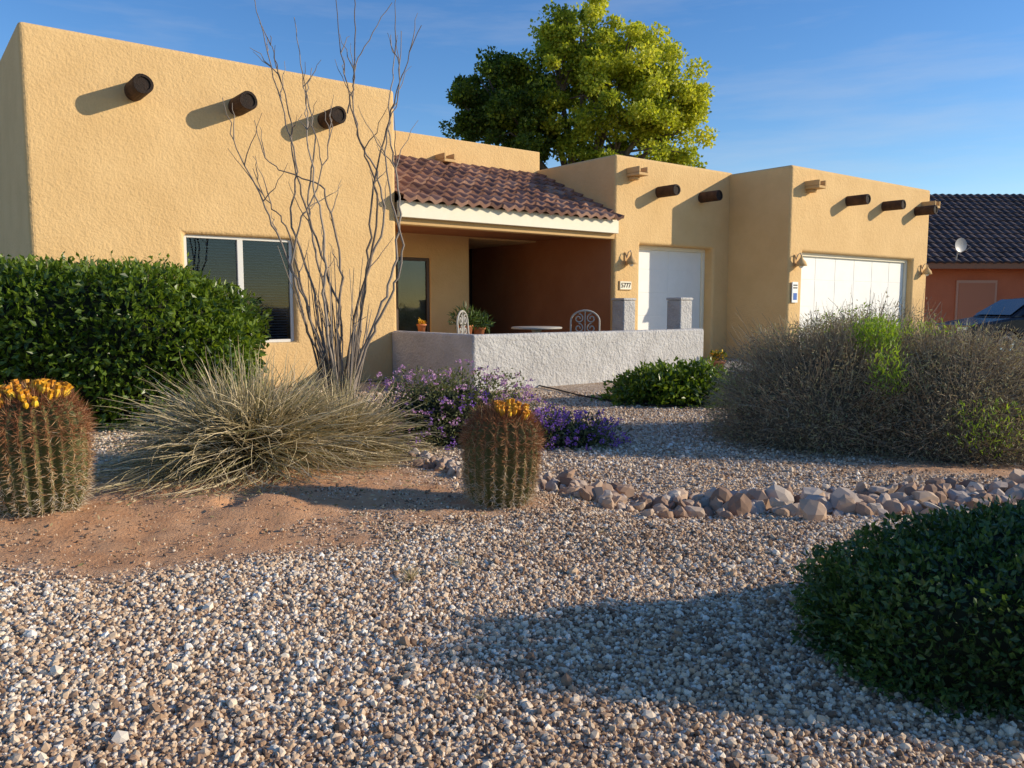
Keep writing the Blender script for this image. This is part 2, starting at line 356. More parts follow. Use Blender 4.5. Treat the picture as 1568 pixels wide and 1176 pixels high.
def tiles(name,s0,s1,t0,z0,t1,z1,mat,parent,pitch=.3,row=.40,amp=.055,sub=10,flip=False):
    L=math.hypot(t1-t0,z1-z0); nr=int(round(L/row)); row=L/nr; nc=int(round((s1-s0)/pitch)); pitch=(s1-s0)/nc
    a=np.linspace(0,nc,nc*sub+1); prof=amp*(.5+.5*np.cos(2*math.pi*a))**.75
    dt=(t1-t0)/L; dz=(z1-z0)/L
    V=[];F=[];va=[];off=0; m=len(a)
    for r in range(nr):
        rv=rng.random(nc+1); jt=np.repeat(rng.normal(size=nc+1)*.008,sub)[:m]; jt=np.resize(jt,m)
        rows=[(r*row-.02,-.03,1),(r*row-.02,.055,1),((r+1)*row+.01,.0,0)]
        for b_,lift,_ in rows:
            hh=prof+lift+jt
            x=s0+a*pitch; t=t0+dt*b_-dz*hh; z=z0+dz*b_+dt*hh*(1 if dt>0 else -1)
            V.append(np.stack([x,t+jt,z],-1)); va.append(rv[np.minimum(a.astype(int),nc)])
        for q in range(2):
            i=off+q*m+np.arange(m-1); F.append(np.stack([i,i+1,i+m+1,i+m],-1))
        off+=3*m
    return mesh_np(name,np.concatenate(V),np.concatenate(F),mat,np.concatenate(va),False,parent)
tiles('porch_roof_tiles',.0,6.1,-.25,3.56,3.02,5.03,M_rocktile,house,amp=.075)
box('porch_roof_deck_end',.02,6.08,-.1,.1,3.4,3.55,M_stucco_in,house)
def viga(s,z,t,L=.60,r=.14,par=house):
    n=20; V=[];F=[]
    prof=[(r*.97,.1),(r,-.0),(r*1.0,-L+.02),(r*.95,-L),(r*.7,-L),(r*.66,-L+.02)]
    for rr_,y in prof:
        for i in range(n):
            a=2*math.pi*i/n; k=1+.03*math.sin(3*a+s); V.append((s+rr_*k*math.cos(a),t+y,z+rr_*k*math.sin(a)))
    for j in range(len(prof)-1):
        for i in range(n): F.append((j*n+i,j*n+(i+1)%n,(j+1)*n+(i+1)%n,(j+1)*n+i))
    F.append(tuple(range((len(prof)-1)*n,len(prof)*n)))
    o=mesh_py('viga_beam',V,F,M_viga,par); o.data.materials.append(M_vigaend); o.data.polygons[-1].material_index=1
    for p in o.data.polygons[-1-2*n:-1]: p.material_index=1
for s in (-4.76,-3.11,-1.47): viga(s,4.92,0,.58,.155)
for s in (7.66,9.34): viga(s,4.38,0)
for s in (13.26,15.23,17.2): viga(s,4.40,-1.94,.6)
def canale(s,z,t):
    box('canale_floor',s-.17,s+.17,t-.42,t+.05,z-.12,z-.05,M_stucco_in,house,.015)
    box('canale_side',s-.17,s-.11,t-.42,t+.05,z-.048,z+.09,M_stucco_in,house,.015)
    box('canale_side',s+.11,s+.17,t-.42,t+.05,z-.048,z+.09,M_stucco_in,house,.015)
    box('canale_mouth',s-.108,s+.108,t-.02,t-.004,z-.048,z+.08,M_darkdoor,house)
    box('canale_bracket',s-.1,s+.1,t-.2,t+.05,z-.2,z-.122,M_stucco_in,house,.02)
canale(1.05+1.95,5.12,3.0); canale(6.65,4.78,0); canale(11.3,4.66,-1.94); canale(17.7,4.62,-1.94)
M_vinyl=plain('vinyl_frame',(.72,.70,.64),.4)
def window(s0,s1,z0,z1,t):
    f=.055
    box('window_frame_left',s0,s0+f,t-.03,t+.05,z0,z1,M_vinyl,house,.006); box('window_frame_right',s1-f,s1,t-.03,t+.05,z0,z1,M_vinyl,house,.006)
    box('window_frame_top',s0+f,s1-f,t-.03,t+.05,z1-f,z1,M_vinyl,house,.006); box('window_frame_sill',s0+f,s1-f,t-.03,t+.05,z0,z0+f,M_vinyl,house,.006)
    mid=(s0+s1)/2; box('window_mullion',mid-.05,mid+.05,t-.035,t+.05,z0+f,z1-f,M_vinyl,house,.006)
    box('window_glass',s0+f,s1-f,t+.01,t+.018,z0+f,z1-f,M_glass,house)
    z=z0+.08
    while z<z1-.07:
        V=[(s0+f,t+.08,z),(s1-f,t+.08,z),(s1-f,t+.115,z+.026),(s0+f,t+.115,z+.026)]
        mesh_py('window_blind_slat',V,[(0,1,2,3)],M_slat,house); z+=.05
    box('window_room',s0+.01,s1-.01,t+.3,t+.32,z0+.01,z1-.01,M_room,house)
window(-4.07,-2.14,.83,2.71,.13)
def gdoor(s0,s1,z1,t,rows,cols,m):
    box('garage_door',s0,s1,t,t+.05,.02,z1,m,house)
    h=(z1-.04)/rows; w=(s1-s0)/cols
    for i in range(rows):
        for j in range(cols):
            box('garage_door_panel',s0+j*w+.018,s0+(j+1)*w-.018,t-.006,t,.03+i*h+.008,.03+(i+1)*h-.008,m,house,.003,1)
gdoor(7.0,9.9,3.05,.36,5,2,M_white); gdoor(11.16,17.18,2.93,-1.68,4,6,M_white)
for a,b_,z1,t in ((7.0,9.9,3.05,.28),(11.16,17.18,2.93,-1.76)):
    box('garage_trim',a,a+.1,t,t+.07,.0,z1,M_cream,house,.01); box('garage_trim',b_-.1,b_,t,t+.07,.0,z1,M_cream,house,.01); box('garage_trim',a+.1,b_-.1,t,t+.07,z1-.1,z1,M_cream,house,.01)
def sconce(s,z,t):
    e=empty('wall_lantern'); e.parent=house; e.location=(s,t,z)
    lathe('shade',[(.13,-.12),(.10,-.03),(.05,.03),(.02,.08),(.015,.13)],M_stucco_in,e,(0,-.16,0),12)
    lathe('bulb',[(.02,-.17),(.05,-.14),(.05,-.1),(.02,-.04)],M_white,e,(0,-.16,0),12)
    box('back_plate',-.06,.06,-.025,0,-.14,.14,M_stucco_in,e,.01)
    tubes('arm',[([(0,-.02,.02),(0,-.07,.14),(0,-.13,.17),(0,-.16,.1)],.012)],M_iron,e)
    e.scale=(1.15,)*3
sconce(6.5,2.66,0); sconce(10.81,2.67,-1.94); sconce(17.72,2.62,-1.94)
prism('patio_wall',[H(s,t)[:2] for s,t in [(-.15,-.002),(-.15,-2.85),(6.05,-2.85),(6.05,-2.5),(5.8,-2.5),(5.8,-2.62),(.09,-2.62),(.09,-.002)]],-.05,1.0,M_greywall,None,.05,4)
for (s,t) in ((5.88,-.55),(5.92,-2.24)):
    x,y,_=H(s,t); e=empty('gate_post',(x,y,0),math.atan2(sn,cs))
    box('shaft',-.2,.2,-.2,.2,0,1.62,M_greywall,e,.03); box('cap',-.215,.215,-.215,.215,1.622,1.68,M_greywall,e,.02)
x,y,_=H(6.47,-.02,0); e=empty('house_number_sign',(x,y,2.0),math.atan2(sn,cs))
box('plate',-.2,.2,-.02,.018,-.10,.10,M_cream,e,.01)
box('border',-.215,.215,-.012,.016,-.115,.115,M_stucco_in,e,.01)
tc_=bpy.data.curves.new('digits','FONT'); tc_.body='5777'; tc_.size=.17; tc_.extrude=.004; tc_.align_x='CENTER'; tc_.align_y='CENTER'
to=bpy.data.objects.new('digits',tc_); to.rotation_euler=(R(90),0,0); to.location=(0,-.026,0); tc_.materials.append(M_viga); link(to,e)
x,y,_=H(10.78,-1.98,0); e=empty('notice_sign',(x,y,1.85),math.atan2(sn,cs))
box('board',-.13,.13,-.012,.016,-.27,.27,M_white,e,.005); box('blue_panel',-.08,.08,-.018,-.0125,-.2,-.02,plain('sign_blue',(.03,.12,.42),.5),e); box('text_block',-.09,.09,-.018,-.0125,.1,.13,M_darkdoor,e); box('text_block_2',-.09,.09,-.018,-.0125,.17,.2,M_darkdoor,e)
prism('driveway',[H(s,t)[:2] for s,t in [(6.8,-16),(18.4,-16),(18.4,-1.0),(11,-1.0),(10.6,.3),(6.8,.3)]],-.05,.03,M_concrete,None,.01,1)
prism('street',[H(s,t)[:2] for s,t in [(18.9,-60),(27,-60),(27,60),(18.9,60)]],-.05,.02,M_asphalt)
prism('kerb',[H(s,t)[:2] for s,t in [(18.55,-60),(18.9,-60),(18.9,60),(18.55,60)]],-.05,.13,M_concrete,None,.02,2)
# ------------------------------------------------------------------ patio furniture
def spiral(cx,cz,r,turns,dirn,y=0,n=20,a0=0):
    return [(cx+r*(1-.75*i/n)*math.cos(a0+dirn*turns*2*math.pi*i/n),y,cz+r*(1-.75*i/n)*math.sin(a0+dirn*turns*2*math.pi*i/n)) for i in range(n+1)]
def chair(loc,rz):
    e=empty('patio_chair',loc,rz,1.17); p=[]
    arch=[(-.26,.22,.40),(-.27,.25,.75)]+[(-.27*math.cos(a),.27,.97+.20*math.sin(a)) for a in np.linspace(0,math.pi,14)]+[(.27,.25,.75),(.26,.22,.40)]
    p.append((arch,.019))
    for sx in (-1,1):
        for cz in (1.02,.84,.64): p.append((spiral(sx*.12,cz,.09,1.3,sx,.265,22,math.pi/2),.013))
        p.append(([(sx*.24,-.24,.42),(sx*.26,-.26,.2),(sx*.27,-.29,0)],.015)); p.append(([(sx*.24,.22,.42),(sx*.26,.26,.2),(sx*.27,.31,0)],.015))
        p.append(([(sx*.27,.25,.68),(sx*.30,.05,.70),(sx*.30,-.18,.68),(sx*.27,-.24,.60),(sx*.25,-.22,.42)],.014))
    p.append(([(0,.265,.42),(0,.27,1.16)],.012)); p.append(([(-.27,.26,.52),(.27,.26,.52)],.010))
    seat=[(.27*math.cos(a)*(1),.27*math.sin(a),.42) for a in np.linspace(0,2*math.pi,25)]; p.append((seat,.015))
    for k in np.linspace(-.22,.22,9):
        w=math.sqrt(.27**2-k**2); p.append(([(k,-w,.42),(k,w,.42)],.007)); p.append(([(-w,k,.425),(w,k,.425)],.007))
    tubes('frame',p,M_iron,e,6); return e
x,y,_=H(3.79,-1.4); chair((x,y,.025),R(-10))
x,y,_=H(1.05,-1.3); chair((x,y,.025),R(75))
x,y,_=H(2.55,-1.3); e=empty('patio_table',(x,y,.025))
lathe('top',[(.50,.995),(.53,1.0),(.53,1.03),(.50,1.04)],M_iron,e,n=40)
lathe('pedestal',[(.05,.05),(.04,.4),(.07,.6),(.04,.8),(.12,.994)],M_iron,e,n=16)
tubes('feet',[([(0,0,.15),(.2*math.cos(a),.2*math.sin(a),.1),(.36*math.cos(a),.36*math.sin(a),.0)],.02) for a in (0.3,1.87,3.44,5.01)],M_iron,e)
def pot(name,loc,r,h,leafmat,nl,spread,ht,L=.12,W=.03,stand=0):
    e=empty(name,loc)
    lathe('pot',[(r*.68,stand),(r*.92,stand+h*.8),(r*1.08,stand+h*.82),(r*1.08,stand+h),(r*.9,stand+h),(r*.85,stand+h*.9)],M_terra,e,n=24)
    if stand: 
        tubes('stand',[([(r*math.cos(a),r*math.sin(a),stand),(r*1.3*math.cos(a),r*1.3*math.sin(a),0)],.015) for a in (0,2.1,4.2)]+[([(r*math.cos(a),r*math.sin(a),stand-.01) for a in np.linspace(0,6.283,17)],.012)],M_dkiron,e)
    d=unit(rng.normal(size=(nl,3))); d[:,2]=np.abs(d[:,2]); P=np.array([0,0,stand+h])+d*np.array([spread,spread,ht])*rng.uniform(.2,1,(nl,1))
    leaf_mesh('foliage',P,d,L,W,leafmat,rng.random(nl),e)
    return e
x,y,_=H(2.7,1.5); pot('potted_plant',(x,y,.025),.17,.3,M_dkgreen,300,.40,.42,.2,.03,stand=.72)
x,y,_=H(3.15,1.6); pot('potted_plant',(x,y,.025),.15,.26,M_dkgreen,260,.34,.35,.2,.035,stand=.7)
x,y,_=H(1.72,1.9); e=pot('flower_pot',(x,y,.025),.11,.2,M_fruit,70,.1,.14,.06,.03,stand=.85)
x,y=4.55,17.75; e=pot('flower_pot',(x,y,0),.17,.3,M_fruit,140,.2,.22,.08,.04); 
leaf_mesh('leaves',np.array([0,0,.3])+unit(rng.normal(size=(160,3)))*np.array([.2,.2,.14])*rng.uniform(.2,1,(160,1))+np.array([0,0,.05]),np.tile([0,0,1.],(160,1)),.1,.04,M_hedge,rng.random(160),e)
# ------------------------------------------------------------------ neighbour house
nb=empty('neighbour_house')
box('walls',15.5,44,36,46,0,3.5,M_neigh,nb,.04)
tiles('roof_tiles_front',15,44.5,35.2,3.35,41.5,7.1,M_darktile,nb,.36,.45,.06,6)
mesh_py('roof_back',[(15,41.5,7.1),(44.5,41.5,7.1),(44.5,47,3.35),(15,47,3.35)],[(0,1,2,3)],plain('dark_tile_plain',(.04,.035,.035),.8),nb)
mesh_py('gable_end',[(15.5,35.6,3.4),(15.5,46.6,3.4),(15.5,41.5,6.9)],[(0,1,2)],M_neigh,nb)
box('fascia',15,44.5,35.22,35.32,3.1,3.36,plain('fascia_brown',(.32,.15,.08),.7),nb)
box('soffit',15,44.5,35.33,36.1,3.2,3.26,M_neigh,nb)
box('door_surround',19.75,21.55,35.93,35.99,0,2.62,plain('surround_tan',(.62,.36,.24),.8),nb)
box('side_door',19.85,21.45,35.90,35.925,0,2.5,plain('door_terracotta',(.52,.22,.12),.8),nb)
box('patio_screen_wall',23.0,40,33,33.3,0,2.2,M_neigh,nb,.03)
e=empty('satellite_dish',(19.4,34.9,3.55),R(20))
V=[];F=[]
for j in range(6):
    for i in range(20):
        a=i*math.pi/10; rr_=.34*j/5; V.append((rr_*math.cos(a),-(-rr_*rr_*.5),rr_*math.sin(a)*.9+.55))
for j in range(5):
    for i in range(20): F.append((j*20+i,j*20+(i+1)%20,(j+1)*20+(i+1)%20,(j+1)*20+i))
o=mesh_py('dish',[(v[0],-v[1]+.2,v[2]) for v in V],F,plain('dish_grey',(.35,.35,.35),.4),e,True)
tubes('mast',[([(0,.25,.55),(0,.3,.2),(0,.4,-.2)],.035),([(0,.2,.2),(0,-.35,.42)],.02)],M_iron,e)
# ------------------------------------------------------------------ car
car=empty('parked_car',(13.0,24.0,.02),0,1.17)
M_paint=plain('car_paint_dark',(.012,.014,.02),.25,.3,.6); M_carglass=plain('car_glass',(.015,.018,.022),.06,0,.8); M_chrome=plain('chrome',(.6,.6,.62),.2,1)
prof=[(0,.35),(.0,.62),(.12,.80),(1.15,.98),(4.45,1.02),(4.62,.85),(4.66,.4),(4.4,.25),(3.98,.25),(3.93,.5),(3.72,.66),(3.42,.66),(3.2,.5),(3.15,.25),(1.36,.25),(1.3,.5),(1.1,.66),(.8,.66),(.58,.5),(.52,.25),(.2,.25)]
n=len(prof); V=[(x,-.9,z) for x,z in prof]+[(x,.9,z) for x,z in prof]
o=mesh_py('body',V,[tuple(range(n)),tuple(reversed(range(n,2*n)))]+[(i,i+n,(i+1)%n+n,(i+1)%n) for i in range(n)],M_paint,car); bevel(o,.06,3)
gh=[(1.05,.97,.84),(1.75,1.42,.66),(2.4,1.49,.64),(3.3,1.47,.64),(4.0,1.3,.68),(4.5,1.0,.84)]
n=len(gh); V=[(x,-w,z) for x,z,w in gh]+[(x,w,z) for x,z,w in gh]
o=mesh_py('cabin',V,[tuple(reversed(range(n))),tuple(range(n,2*n))]+[(i,(i+1)%n,(i+1)%n+n,i+n) for i in range(n)],M_paint,car); bevel(o,.04,3)
for sy in (-1,1):
    y0,y1=sy*.845,sy*.672
    for q in ([(1.35,1.04),(1.95,1.04),(1.95,1.40),(1.8,1.38)],[(2.0,1.04),(2.95,1.04),(2.95,1.42),(2.0,1.41)],[(3.0,1.04),(4.0,1.04),(3.75,1.32),(3.0,1.42)]):
        V=[(x,(y0+(y1-y0)*min(1,(z-.97)/.5))*1.0+sy*.012,z) for x,z in q]; mesh_py('side_window',V,[(0,1,2,3)],M_carglass,car)
    for wx in (.95,3.57):
        o=lathe('tyre',[(.2,-.1),(.31,-.1),(.335,-.06),(.335,.06),(.31,.1),(.2,.1)],M_black,car); o.rotation_euler=(R(90),0,0); o.location=(wx,sy*.8,.335)
        o=lathe('wheel_rim',[(.04,.09),(.2,.105),(.21,.07),(.21,-.07)],M_chrome,car,n=10,smooth=False); o.rotation_euler=(R(90 if sy<0 else -90),0,0); o.location=(wx,sy*.8,.335)
    box('headlight',-.01,.12,sy*.62-.18,sy*.62+.18,.62,.74,M_chrome,car,.02)
    box('mirror',1.45,1.62,sy*.98-.09,sy*.98+.09,1.0,1.14,M_paint,car,.03)
mesh_py('windshield',[(1.12,-.76,1.02),(1.12,.76,1.02),(1.7,.6,1.41),(1.7,-.6,1.41)],[(0,1,2,3)],M_carglass,car).location=(-.02,0,.02)
box('grille',-.02,.02,-.4,.4,.42,.62,M_black,car,.01)
# ------------------------------------------------------------------ vegetation
tree=empty('cottonwood_tree')
lobes=[((2.9,35,12.5),1.8),((4.9,35.3,11.8),1.7),((6.5,34.8,10.2),1.6),((3.9,34.5,10.4),2.6),((1.9,34.8,11.2),1.4),((4.6,35,8.4),2.9),((6.8,35,8.7),1.4),((-.9,35.5,10.5),1.7),((.3,35,8.9),1.8),((-1.6,35.5,9.4),1.2),((.6,35.4,10.4),1.4)]
P=[];Nn=[];vv_=[];br=[]
root=np.array([2.8,35,0.])
for c,r in lobes:
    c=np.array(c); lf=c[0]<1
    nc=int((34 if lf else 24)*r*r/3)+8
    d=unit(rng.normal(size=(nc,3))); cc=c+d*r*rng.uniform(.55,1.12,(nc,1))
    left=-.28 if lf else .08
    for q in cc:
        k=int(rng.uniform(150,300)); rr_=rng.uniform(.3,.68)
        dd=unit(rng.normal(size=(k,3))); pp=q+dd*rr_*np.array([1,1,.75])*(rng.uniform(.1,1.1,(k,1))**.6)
        P.append(pp); Nn.append(dd); vv_.append(np.clip(.5+left+.04*(q[2]-10)+.05*(q[0]-4)+rng.normal()*.13+rng.normal(size=k)*.2,0,1))  # sunlight put into leaf tone: paler upward and to the right, left lobes darker
    mid=np.array([2.8,35,5.5]); p0=mid+(c-mid)*.5+rng.normal(size=3)*.3
    br.append(([mid*.6+root*.4+[0,0,0],mid,p0,c,c+(c-mid)*.12],[.28,.2,.13,.07,.02]))
    for q in cc[:12]: br.append(([p0*.3+c*.7,(c+q)/2+rng.normal(size=3)*.1,q],[.06,.04,.015]))
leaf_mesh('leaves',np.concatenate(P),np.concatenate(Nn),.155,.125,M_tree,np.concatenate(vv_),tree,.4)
tubes('trunk',[([(2.8,35,-.1),(2.85,35,1.5),(2.75,35,3.5),(2.8,35,5.6)],[.55,.42,.36,.3])]+br,M_bark,tree,8)
t2=empty('juniper_tree'); tubes('trunk',[([(24,33.9,0),(24,33.9,1.5)],[.2,.15])],M_bark,t2)
for c,r in (((24,32.2,2.3),(1.2,1.2,1.3)),((25.5,32.4,1.6),(1.3,1.2,1.2))):
    bush('juniper_part',c,r,4000,.12,.06,M_dkgreen,M_core,2,.1,3,zmin=-1,parent=t2)
# hedge
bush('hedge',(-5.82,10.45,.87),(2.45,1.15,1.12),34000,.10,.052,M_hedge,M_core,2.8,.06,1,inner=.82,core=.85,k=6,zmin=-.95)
d=np.stack([rng.uniform(-6.8,-4.2,100),rng.uniform(10,10.9,100),np.full(100,1.87)],-1)
hs=bpy.data.objects['hedge']
shoots=[];lp=[];ln=[]
for q in d:
    L=rng.uniform(.05,.28); tip=q+np.array([rng.normal()*.04,rng.normal()*.04,L]); shoots.append(([q-[0,0,.2],tip],[.006,.002]))
    for w in np.linspace(0,1,9): lp.append(q+(tip-q)*w); ln.append([rng.normal(),rng.normal(),.6])
tubes('shoots',shoots,M_twig,hs,3); leaf_mesh('shoot_leaves',np.array(lp),unit(np.array(ln)),.07,.035,M_hedge,rng.uniform(.5,1,len(lp)),hs)
# bottom right shrub + unseen one beyond frame, added and sized for its shadow
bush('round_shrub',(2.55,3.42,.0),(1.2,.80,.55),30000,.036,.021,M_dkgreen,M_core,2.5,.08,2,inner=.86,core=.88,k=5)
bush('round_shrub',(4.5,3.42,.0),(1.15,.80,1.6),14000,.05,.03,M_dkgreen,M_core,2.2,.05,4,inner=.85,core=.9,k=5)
bush('green_shrub',(2.6,12.5,.0),(1.18,.8,.60),6500,.10,.05,M_hedge,M_core,2,.18,5,inner=.6,core=.66,k=5)
fb=bush('lantana_bush',(-.70,8.95,.0),(1.08,.8,.82),9500,.045,.022,M_lantleaf,M_core,2,.16,6,inner=.55,core=.66,k=5)
bush('lantana_low',(.32,8.7,.0),(.92,.5,.34),3500,.045,.022,M_lantleaf,M_core,2,.14,8,inner=.6,core=.68,k=5,parent=fb)
def flowers(c,r,nc,mat,par,seed,zm=.0,k=10,s=.030):
    d=unit(rng.normal(size=(nc*3,3))); d=d[d[:,2]>zm][:nc]; f=shell(d,2,.15,seed,5)*rng.uniform(.92,1.08,len(d))
    q=np.array(c)+d*np.array(r)*f[:,None]; pp=np.repeat(q,k,0)+rng.normal(size=(len(q)*k,3))*.016
    leaf_mesh('flowers',pp,np.repeat(d,k,0),s*.8,s*.8,mat,rng.random(len(pp)),par)
flowers((-.70,8.95,0),(1.08,.8,.82),230,M_pink,fb,6,.2)
flowers((-.45,8.7,0),(1.0,.8,.55),110,M_purple,fb,6,.0)
flowers((.32,8.7,0),(.92,.5,.34),260,M_purple,fb,8,.05)
# big dry bush : fine wiry twigs, rounded
def drybush(name,specs,greens):
    e=empty(name)
    for (c,r,n,seed) in specs:
        c=np.array(c,float); r=np.array(r,float)
        bush('x',c,r,int(n*4.2),.045,.010,M_twigleaf,M_core_b,2.1,.09,seed,inner=.72,core=.76,k=5,parent=e,zmin=-.02,bias=.5)
        n=int(n*.7)
        d=unit(rng.normal(size=(n*2,3))); d=d[d[:,2]>-.02][:n]; f=shell(d,2.1,.09,seed,5)
        m=6; a=rng.uniform(.6,.85,n); b_=rng.uniform(.92,1.04,n)
        u=np.linspace(0,1,m)
        rad=(a[:,None]+(b_-a)[:,None]*u[None])*f[:,None]
        Pp=c+d[:,None,:]*r*rad[...,None]
        Pp=Pp+rng.normal(size=(n,1,3))*.11*u[None,:,None]+np.cumsum(rng.normal(size=(n,m,3))*.012,1)
        Pp[...,2]=np.maximum(Pp[...,2],.01)
        W=np.broadcast_to(np.linspace(.006,.003,m),(n,m))
        ribbons('twigs',Pp,W,M_twig,rng.random(n),e)
        n2=60; d=unit(rng.normal(size=(n2,3))); d[:,2]=np.abs(d[:,2])*.7
        tubes('branches',[([c+[0,0,.0],c+q*r*.45+[0,0,.05],c+q*r*.85],[.02,.012,.006]) for q in unit(d)],M_twig,e,4)
    for (c,r,n) in greens:
        d=unit(rng.normal(size=(n,3))); pp=np.array(c)+d*np.array(r)*rng.uniform(.1,1,(n,1))**.6
        leaf_mesh('green_shoots',pp,np.tile([0,0,1.],(n,1)),.06,.012,M_brightgreen,rng.random(n),e,1.2)
    return e
drybush('dry_shrub',[((3.5,8.9,0),(1.25,1.1,1.34),7500,11),((4.7,8.5,0),(1.35,1.1,1.22),7500,12),((4.2,9.3,0),(1.2,1.0,1.42),4500,13)],
  [((3.8,8.4,1.17),(.28,.2,.22),1100),((3.75,7.95,.85),(.22,.15,.3),350),((4.55,7.5,.35),(.5,.2,.3),400),((4.2,8.8,1.24),(.9,.5,.12),500)])
bush('green_shrub',(7.4,17.6,0),(1.5,.8,1.35),3500,.09,.03,M_brightgreen,M_core,2,.15,15,inner=.6,core=.7)
# bunch grass
def bunch(name,c,n,Lr,R0):
    e=empty(name,c); m=8; u=np.linspace(0,1,m)
    az=rng.uniform(0,2*math.pi,n); th=np.radians(np.clip(rng.normal(46,24,n),5,88)); L=rng.uniform(Lr[0],Lr[1],n); k=rng.uniform(.15,.50,n)
    lu=L[:,None]*u[None]; rh=lu*np.cos(th)[:,None]+rng.uniform(0,R0,n)[:,None]; z=lu*np.sin(th)[:,None]-k[:,None]*lu**2
    azz=az[:,None]+rng.normal(size=(n,1))*.35*u[None]**2
    P=np.stack([rh*np.cos(azz),rh*np.sin(azz),np.maximum(z,.015)+.02],-1)+rng.normal(size=(n,m,3))*.005
    W=np.broadcast_to(.0115*(1-u**2.5*.85),(n,m))
    v0=np.clip(.50+.2*noise3(np.stack([np.cos(az),np.sin(az),th],-1),3)+rng.normal(size=n)*.25,0,1)
    ribbons('blades',P,W,M_grass,np.clip(v0[:,None]+(u[None]-.45)*.5,0,1),e)  # blade colour darkens toward the root to stand for shadow in the clump
    n2=n//4; az=rng.uniform(0,2*math.pi,n2); L=rng.uniform(.4,1.0,n2); lu=L[:,None]*u[None]; th=rng.uniform(.2,.9,n2)
    rh=.1+lu*np.cos(th)[:,None]; z=lu*np.sin(th)[:,None]-1.0*lu**2
    P=np.stack([rh*np.cos(az)[:,None],rh*np.sin(az)[:,None],np.maximum(z,.01)+.01],-1)
    ribbons('dead_thatch',P,np.broadcast_to(.012*(1-u*.7),(n2,m)),M_grass,rng.uniform(.3,1,n2),e)
    lathe('crown',[(.42,0),(.36,.12),(.2,.24),(.02,.3)],M_core_b,e)
    return e
bunch('bunch_grass',(-2.35,7.15,float(g(-2.35,7.15))),4000,(.75,1.5),.22)
bunch('bunch_grass',(-1.75,7.7,float(g(-1.75,7.7))),2000,(.6,1.15),.18)
for i,(x,y,nn,s) in enumerate([(-.55,4.25,70,.18),(-.12,2.95,14,.12),(-.3,4.5,30,.12),(.1,4.9,16,.1),(.6,5.2,12,.08)]):
    n=nn;m=5;u=np.linspace(0,1,m);az=rng.uniform(0,6.28,n);th=rng.uniform(.4,1.4,n);L=rng.uniform(.4,1,n)*s
    lu=L[:,None]*u; P=np.stack([x+lu*np.cos(th)[:,None]*np.cos(az)[:,None],y+lu*np.cos(th)[:,None]*np.sin(az)[:,None],float(g(x,y))+.01+np.maximum(lu*np.sin(th)[:,None]-.8*lu**2/s*.6,0)],-1)
    ribbons('dry_grass_tuft',P,np.broadcast_to(.004*(1-u*.8),(n,m)),M_grass,rng.uniform(.3,1,n))
n=1600; lx=np.concatenate([rng.normal(-2.2,1.1,n//2),rng.normal(-4.2,1.0,n//2)]); ly=np.concatenate([rng.normal(6.3,.7,n//2),rng.normal(8.2,.8,n//2)])
leaf_mesh('leaf_litter',np.stack([lx,ly,g(lx,ly)+.018],-1),np.stack([rng.normal(size=n),rng.normal(size=n),np.zeros(n)],-1),.045,.012,M_grass,rng.uniform(.2,.9,n),None,1.2)
